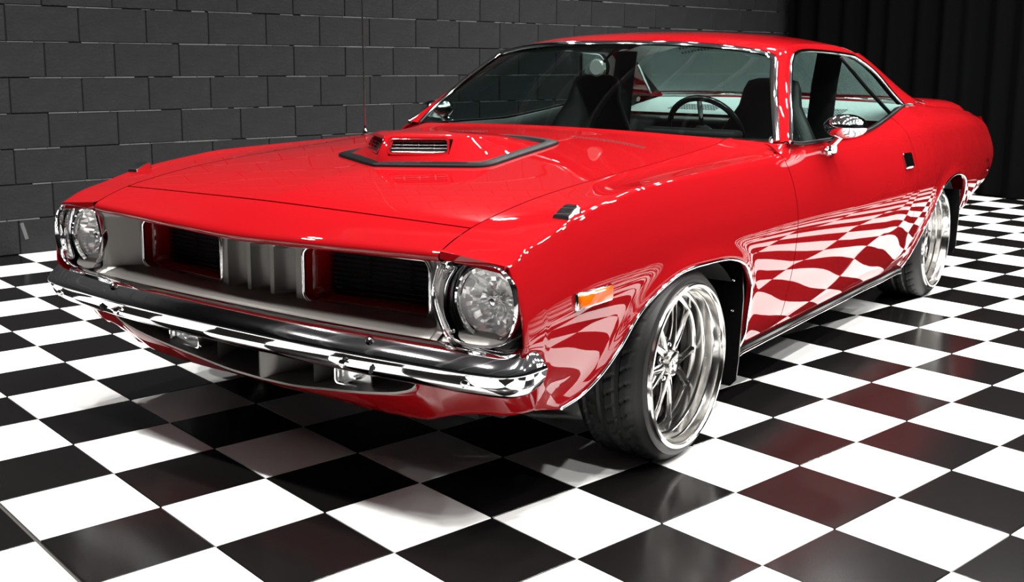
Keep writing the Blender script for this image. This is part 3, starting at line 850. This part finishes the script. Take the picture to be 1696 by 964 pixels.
# ---- wheels
def wheel(sx, xl, yc, zc, r, R, W, rot0):
    def X(h): return sx * (xl - h)
    oz = (0, yc, zc)
    def lt(name, prof, m, par, n=96, **k): return lathe(name, [(X(h), q_) for h, q_ in prof], m, par, n, 'x', oz, **k)
    rim = lt('wheel', [(.012, r + .004), (.003, r + .002), (0, r - .002), (0, r - .009), (.004, r - .012), (.012, r - .014), (.030, r - .017), (.034, r - .019), (.036, r - .024), (.058, r - .027), (.061, r - .030), (.063, r - .036), (.082, r - .039), (.085, r - .043), (.088, r - .051), (.100, r - .055), (.125, r - .056), (.130, r - .040), (W - .03, r - .022), (W - .02, r + .002)], 'polished', car)
    rim['label'] = 'polished deep-dish wheel with a low profile tyre'
    def tread(h, q_, a):
        if q_ > R - .004:
            hh = abs(h - X(0)) ; g = 0
            for c in (.085, .135, .185):
                if abs(hh - c) < .008: g = .007
            v = (a * 40 / (2 * PI) + abs(hh - .135) * 14) % 1
            if v < .14 and abs(hh - .135) > .012: g = max(g, .006)
            return h, q_ - g
        return h, q_
    tp = [(.016, r - .006), (.010, r + .006), (.011, r + .014), (.015, r + .022), (.022, R - .022), (.030, R - .012), (.040, R - .005), (.050, R - .001)]
    tp += [(h, R + .002 - .003 * abs(h - W / 2) / (W / 2)) for h in np.arange(.056, W - .045, .006)]
    tp += [(W - .04, R - .004), (W - .026, R - .014), (W - .012, R - .03), (W - .012, r + .01), (W - .02, r - .004)]
    lt('tyre', tp, 'rubber', rim, 320, fn=tread, crease=40)
    # hub, spokes, nuts
    hub = lt('hub', [(.128, .075), (.094, .072), (.086, .062), (.082, .046), (.074, .038), (.060, .036), (.052, .033), (.049, .028), (.049, 0)], 'polished', rim, 60)
    def pol(rho, phi, h): return (X(h), yc + rho * math.cos(phi), zc + rho * math.sin(phi))
    for k in range(5):
        ph = rot0 + k * 2 * PI / 5
        rows = None
        for s in (1, -1):
            pth = [pol(.034, ph, .088), pol(.062, ph + s * .16, .084), pol(.095, ph + s * .225, .082), pol(.13, ph + s * .25, .086), pol(.16, ph + s * .262, .092), pol(r - .048, ph + s * .27, .098)]
            pth = [tuple(p) for p in crom(pth, 4)]; n_ = len(pth)
            wd = [.021 - .010 * sm(0, .5, i / n_) + .004 * sm(.75, 1, i / n_) for i in range(n_)]
            tube('spoke', pth, wd, 'polished', rim, 8, ref=(1, 0, 0), flat=1.15)
        pn = ph + PI / 5
        lathe('lug_well', [(X(.074), .016), (X(.072), .0135), (X(.09), .012), (X(.09), 0)], 'darkmetal', rim, 20, 'x', (0, yc + .052 * math.cos(pn), zc + .052 * math.sin(pn)))
        lathe('lug_nut', [(X(.092), .0095), (X(.070), .0085), (X(.066), .005), (X(.066), 0)], 'chrome', rim, 6, 'x', (0, yc + .052 * math.cos(pn), zc + .052 * math.sin(pn)))
    lt('brake_disc', [(.150, .155), (.150, .05), (.176, .05), (.176, .155), (.150, .155)], 'darkmetal', rim, 48)
    bmx = bmesh.new(); add_box(bmx, (X(.165), yc + .12, zc + .05), (.06, .07, .14), .012); bm_obj('brake_caliper', bmx, 'black', rim, True, 40)
    lt('wheel_backing', [(W - .03, r - .03), (W - .032, 0)], 'matte_black', rim, 32)
for sx in (1, -1):
    wheel(sx, .978, .08, .283, .2395, .2860, .245, .95)
    wheel(sx, .952, 2.855, .286, .237, .2890, .275, .3)

# ---- greenhouse
def ws_top(u): return Vector((.657 * u, 1.268 + .118 * abs(u) ** 2.4, 1.214 - .044 * abs(u) ** 3.2))
def ws_pt(u, v):
    b, t = ws_base(u), ws_top(u); p = b.lerp(t, v)
    p.y -= .018 * math.sin(PI * v); p.z += .010 * math.sin(PI * v)
    return p
wsg = grid('windshield', [[tuple(ws_pt(-1 + k / 24, v / 20)) for v in range(21)] for k in range(49)], 'glass', car)
edge = [ws_pt(-1, v / 24) for v in range(0, 23)]
# rounded upper corners for the bright trim
cornerL = [tuple(p) for p in crom([tuple(ws_pt(-1, .86)), tuple(ws_pt(-1, .93)), tuple(ws_pt(-.975, .985)), tuple(ws_pt(-.93, 1.0)), tuple(ws_pt(-.86, 1.0))], 4)]
tp_ = [tuple(ws_pt(-1, v / 20)) for v in range(0, 17)] + cornerL[1:-1] + [tuple(ws_pt(-.86 + 1.72 * k / 40, 1.0)) for k in range(41)] + [(-x, y, z) for x, y, z in cornerL[1:-1]][::-1] + [(-x, y, z) for x, y, z in [tuple(ws_pt(-1, v / 20)) for v in range(0, 17)]][::-1]
off = [Vector(p) + Vector((0, -.004, .006)) for p in tp_]
o = tube('windshield_trim', off, .0150, 'chrome', car, 8, flat=.5); o['label'] = 'bright trim around the windshield'

WIN = [(.886, 1.01, .872), (.80, 1.205, .995), (.725, 1.385, 1.102), (.690, 1.478, 1.158), (.668, 1.575, 1.184), (.659, 1.70, 1.196), (.660, 1.955, 1.193), (.668, 2.20, 1.183), (.676, 2.30, 1.170), (.725, 2.432, 1.104), (.794, 2.498, 1.007), (.832, 2.540, .955)]
WINB = [(.832, 2.540, .955), (.850, 2.30, .921), (.878, 1.955, .880), (.884, 1.68, .861), (.880, 1.4, .861), (.876, 1.146, .861), (.886, 1.01, .872)]
# shape of the roof edge above the side glass, running down the sail panel
RAIL = [(.657, 1.386, 1.170), (.648, 1.48, 1.200), (.636, 1.60, 1.219), (.630, 1.75, 1.226), (.632, 2.05, 1.224), (.643, 2.25, 1.209), (.668, 2.42, 1.165), (.722, 2.55, 1.085), (.785, 2.64, 1.00), (.822, 2.70, .955)]
rail = resample(crom(RAIL, 8), 60)
for sx in (1, -1):
    S = lambda L: [(sx * x, y, z) for x, y, z in L]
    wtop = resample(crom(WIN, 6), 60)
    # roof side: between the side-glass trim and the roof rail
    w2 = resample(crom([WIN[i] for i in range(2, 12)], 6), 60)
    mid = [(a * .5 + b * .5) + np.array([.010, 0, .006]) for a, b in zip(w2, rail)]
    grid('roof_side', [S(w2), S(mid), S(rail)], 'red', car)
    # windshield pillar
    pa = resample([tuple(ws_pt(1, v / 20)) for v in range(21)] , 30); pb = resample(crom([WIN[i] for i in range(0, 4)], 6), 30)
    pm = [(a + b) / 2 + np.array([.012, -.012, .006]) for a, b in zip(pa, pb)]
    grid('windshield_pillar', [S(pa), S(pm), S(pb)], 'red', car)
    tr = tube('window_trim', S(wtop), .0085, 'chrome', car, 8)
    tube('belt_strip', S([(x + .004, y, z - .002) for x, y, z in resample(crom(WINB, 6), 60)]), .007, 'seal', car, 8)
    poly = [Vector(p) for p in S(list(map(tuple, wtop)) + [tuple(p) for p in resample(crom(WINB, 6), 50)][1:-1])]
    bmx = bmesh.new(); f = bmx.faces.new([bmx.verts.new(p) for p in poly]); bmesh.ops.triangulate(bmx, faces=[f]); bm_obj('side_window', bmx, 'glass', car)
    tube('window_divider', S([(.672, 2.10, 1.172), (.755, 2.24, 1.03), (.845, 2.37, .90)]), .009, 'black', car, 8)
    bi = [(x - .03, y, z) for x, y, z in w2]
    grid('window_channel', [S(w2), S(bi)], 'black', car)
# roof skin
def back_top(u): return Vector((.60 * u, 2.60 - .10 * abs(u) ** 2.2, 1.243 - .062 * abs(u) ** 2.6))
rows = []
NR = 40
for k in range(49):
    u = -1 + k / 24; au = abs(u); s = 1 if u >= 0 else -1
    col = []
    f = ws_top(u) + Vector((0, .004, .006)); b = back_top(u)
    for j in range(NR + 1):
        v = j / NR; y = f.y + (b.y - f.y) * v
        ri = np.array([np.interp(y, rail[:, 1], rail[:, c]) for c in range(3)])
        x = (ri[0] + .002) * u if v > 0 else f.x
        yy = np.interp(y, [1.27, 1.36, 1.5, 1.75, 2.1, 2.4, 2.60], [1.220, 1.243, 1.262, 1.277, 1.280, 1.266, 1.243])
        z = ri[2] + (yy - ri[2]) * (1 - au ** 2.6) if y > 1.386 else f.z + (yy - 1.22) * (1 - au ** 2.0) * 1.0
        if v < .12: z = f.z + (z - f.z) * sm(0, .12, v) ** .6; x = f.x + (x - f.x) * (v / .12)
        col.append((x, y, z))
    rows.append(col)
grid('roof', rows, 'red', car)
# sail panels, rear glass
BLE = [(.60, 2.50, 1.183), (.645, 2.66, 1.115), (.70, 2.84, 1.03), (.75, 3.00, .965), (.775, 3.09, .945)]
for sx in (1, -1):
    S = lambda L: [(sx * x, y, z) for x, y, z in L]
    a = resample([p for p in rail if p[1] > 2.36], 24); b = resample(crom(BLE, 6), 24)
    m1 = [(p * .66 + q_ * .34) + np.array([.008, 0, .010]) for p, q_ in zip(a, b)]; m2 = [(p * .33 + q_ * .67) + np.array([.006, 0, .008]) for p, q_ in zip(a, b)]
    grid('sail_panel', [S(a), S(m1), S(m2), S(b)], 'red', car)
    tube('rear_glass_trim', S(b[5:]), .008, 'chrome', car, 8)
def bl_pt(u, v):
    e = resample(crom(BLE, 6), 24); i = v * 23; k = min(int(i), 22); t = i - k
    p = e[k] * (1 - t) + e[k + 1] * t
    cz = np.interp(v, [0, .5, 1], [1.243, 1.105, .958]); cy = np.interp(v, [0, .5, 1], [2.60, 2.86, 3.14])
    w_ = 1 - abs(u) ** 2
    return (p[0] * u, p[1] + (cy - p[1]) * w_, p[2] + (cz - p[2]) * w_)
grid('rear_window', [[bl_pt(-1 + k / 16, v / 14) for v in range(15)] for k in range(33)], 'glass', car)
tube('rear_glass_trim', [Vector(bl_pt(-1 + k / 16, 1.0)) + Vector((0, .0, .003)) for k in range(33)], .008, 'chrome', car, 8)
# deck lid, spoiler, tail panel
def deck_z(x, y):
    b = fBelt(y); return b[1] + .018 * (1 - (abs(x) / b[0]) ** 2)
rows = [[(x * fBelt(y)[0] / .8, y, deck_z(x * fBelt(y)[0] / .8, y)) for y in np.linspace(2.72, 4.02, 40)] for x in np.linspace(-.8, .8, 41)]
# only behind the rear glass
rows = [[(p[0], max(p[1], 3.03 + .10 * (1 - (p[0] / .8) ** 2)) if abs(p[0]) < .772 else p[1], deck_z(p[0], max(p[1], 3.03 + .10 * (1 - (p[0] / .8) ** 2)) if abs(p[0]) < .772 else p[1])) for p in c] for c in rows]
grid('trunk_lid', rows, 'red', car)
rows = []
for k in range(41):
    x = -.79 + 1.58 * k / 40; e = 1 - (abs(x) / .79) ** 16; h = .058 * e
    d = lambda y: deck_z(min(abs(x), .79), y)
    yr = 3.99 - .05 * (abs(x) / .815) ** 2
    rows.append([(x, 3.50, d(3.50) - .004), (x, 3.60, d(3.60) + .016 * e), (x, 3.78, d(3.78) + .036 * e), (x, yr - .03, d(3.97) + h), (x, yr, d(3.97) + h - .004), (x, yr + .005, d(3.97) + h - .014), (x, yr - .02, d(3.97) - .015)])
o = grid('trunk_spoiler', rows, 'red', car, crease=50)
rows = []
for z in np.linspace(.40, .845, 16):
    y = 4.085 + TAILS(z); hx = side_x(4.1, z) - .004
    rows.append([(hx * u, y + .035 * (1 - u * u), z) for u in np.linspace(-1, 1, 21)])
tailp = grid('tail_panel', rows, 'red', car)
for sx in (1, -1):
    bmx = bmesh.new(); add_box(bmx, (sx * .62, 4.245, .665), (.42, .04, .13), .012); bm_obj('tail_light', bmx, 'redlens', tailp, True, 40)
rows = []
RB = resample(crom([(0, 4.33), (.5, 4.31), (.78, 4.26), (.87, 4.20), (.905, 4.10), (.91, 3.98)], 8), 40)
rp = [(-x, y) for x, y in RB[::-1]] + [(x, y) for x, y in RB[1:]]
for k, (x, y) in enumerate(rp):
    a = np.array(rp[max(k - 1, 0)]); b = np.array(rp[min(k + 1, len(rp) - 1)]); t = (b - a) / np.linalg.norm(b - a); nn = np.array([-t[1], t[0]])
    e = min(k, len(rp) - 1 - k); tz = .5 + .5 * sm(0, 8, e)
    rows.append([(x + nn[0] * f * tz, y + nn[1] * f * tz, .545 + z * tz) for f, z in [(-.06, .04), (-.02, .04), (-.004, .02), (0, 0), (-.006, -.02), (-.03, -.045), (-.06, -.045)]])
o = grid('rear_bumper', rows, 'chrome', car, wrap_v=True, crease=60)
for sx in (1, -1):
    raised_y = on_side(3.93, .60, 0, sx)
    bmx = bmesh.new(); add_box(bmx, raised_y, (.016, .12, .03), .004); bm_obj('rear_side_marker', bmx, 'redlens', car, True, 40)

# ---- interior
rows = [[(x, y, .30) for y in np.linspace(.6, 3.0, 4)] for x in np.linspace(-.86, .86, 4)]
grid('cabin_floor', rows, 'carpet', car)
for sx in (1, -1):
    rows = [[(sx * .84, y, .30), (sx * .85, y, .70), (sx * (fBelt(max(y, 1.0))[0] - .02), y, fBelt(max(y, 1.0))[1] - .006), (sx * (fBelt(max(y, 1.0))[0] + .006), y, fBelt(max(y, 1.0))[1] - .004)] for y in np.linspace(1.08, 2.9, 30)]
    grid('door_card', rows, 'vinyl', car)
# firewall to block light, dash with pad
rows = [[(x, .80, .3), (x, .84, .80)] for x in np.linspace(-.85, .85, 3)]
grid('firewall', rows, 'matte_black', car)
rows = []
for k in range(31):
    x = -.80 + 1.6 * k / 30; u = x / .832; yb = ws_base(u).y
    rows.append([(x, yb + .02, .845 - .03 * sm(.55, .8, abs(x))), (x, yb + .07, .860 - .02 * sm(.55, .8, abs(x))), (x, yb + .18, .866), (x, max(yb + .24, 1.20), .860), (x, max(yb + .26, 1.22), .84), (x, 1.24, .78), (x, 1.19, .66), (x, 1.1, .55)])
dash = grid('dashboard', rows, 'vinyl', car, crease=60)
bmx = bmesh.new(); add_box(bmx, (.40, 1.215, .868), (.40, .10, .04), .018); bm_obj('gauge_hood', bmx, 'vinyl', dash, True, 40)
# steering wheel
SWc = Vector((.385, 1.37, .865)); axs = Vector((0, .88, .47)).normalized()
e1 = Vector((1, 0, 0)); e2 = axs.cross(e1).normalized()
st = tube('steering_wheel', [SWc + (e1 * math.cos(a) + e2 * math.sin(a)) * .158 for a in [2 * PI * k / 48 for k in range(48)]], .0125, 'gloss_black', car, 10, closed=True)
for a in (PI * .02, PI * .98, PI * 1.5):
    tube('steering_spoke', [SWc - axs * .03, SWc + (e1 * math.cos(a) + e2 * math.sin(a)) * .152], .011, 'chrome', st, 8, flat=.4)
tube('steering_column', [SWc - axs * .03, SWc - axs * .30], .028, 'black', st, 12)
tube('horn_pad', [SWc - axs * .045, SWc - axs * .012], .045, 'black', st, 20)
# bucket seats with high backs
def seat(cx_):
    Q = []
    for (z, y, hw, th) in ((.42, 1.72, .235, .10), (.55, 1.75, .245, .12), (.70, 1.79, .245, .12), (.82, 1.83, .225, .11), (.90, 1.855, .175, .10), (.96, 1.87, .14, .09), (1.03, 1.885, .128, .08), (1.065, 1.892, .112, .06), (1.078, 1.895, .07, .03), (1.08, 1.895, .0, .0)):
        ring_ = []
        for k in range(28):
            a = 2 * PI * k / 28; c, s = math.cos(a), math.sin(a)
            ring_.append((cx_ + hw * math.copysign(abs(c) ** .6, c), y + th / 2 * math.copysign(abs(s) ** .6, s), z))
        Q.append(ring_)
    s_ = grid('bucket_seat', Q, 'vinyl', car, wrap_v=True)
    bmx = bmesh.new(); add_box(bmx, (cx_, 1.50, .42), (.48, .52, .16), .05, None, 4); bm_obj('seat_cushion', bmx, 'vinyl', s_, True, 60)
    tube('seat_piping', [(cx_ + a * .10, 1.80 + b * .11, .52 + b * .48) for a, b in ((-1, 0), (-1, .6), (-.7, 1), (.7, 1), (1, .6), (1, 0))], .004, 'black', s_, 6)
seat(.45); seat(-.45)
bmx = bmesh.new(); add_box(bmx, (0, 2.50, .60), (1.30, .16, .52), .05, Matrix.Rotation(-.25, 3, 'X'), 4); bm_obj('rear_seat', bmx, 'vinyl', car, True, 60)
bmx = bmesh.new(); add_box(bmx, (0, 1.65, .45), (.18, .9, .22), .03, None, 3); bm_obj('console', bmx, 'vinyl', car, True, 60)
rows = [[(x, 2.60, .872), (x, 2.80, .905), (x, 3.12 + .0 * x, .945)] for x in np.linspace(-.72, .72, 15)]
pt = grid('package_tray', rows, 'tray', car); pt['label'] = 'pale parcel shelf under the rear window'
for sx in (1, -1):
    bm = bmesh.new()
    for i in range(18):
        for j in range(5): add_box(bm, (sx * (.20 + i * .016), 2.70 + j * .03, .8905 + j * .005), (.009, .014, .002), 0)
    o = bm_obj('speaker_slot', bm, 'black', pt); o['kind'] = 'stuff'
# headliner and rear view mirror
rows = []
for k in range(13):
    u = -1 + k / 6
    rows.append([(np.interp(y, rail[:, 1], rail[:, 0]) * u * .98, y, np.interp(y, [1.3, 1.5, 1.9, 2.4, 2.6], [1.195, 1.232, 1.248, 1.238, 1.215]) - .055 * abs(u) ** 3) for y in np.linspace(1.42, 2.3, 12)])
grid('headliner', rows, 'headliner', car)
for sx in (1, -1):
    tube('seat_belt', [(sx * .54, 2.34, 1.19), (sx * .535, 2.30, 1.05), (sx * .53, 2.26, .80)], .062, 'black', car, 10, ref=(0, 1, 0), flat=.12)
rv = lathe('rear_view_mirror', [(-.012, 0), (-.012, .03), (-.006, .037), (.004, .036), (.008, .03), (.008, 0)], 'reflector', car, 32, 'y', (-.085, 1.29, 1.118), crease=30)
tube('mirror_arm', [(-.085, 1.295, 1.118), (-.03, 1.33, 1.19)], .006, 'black', rv, 8)
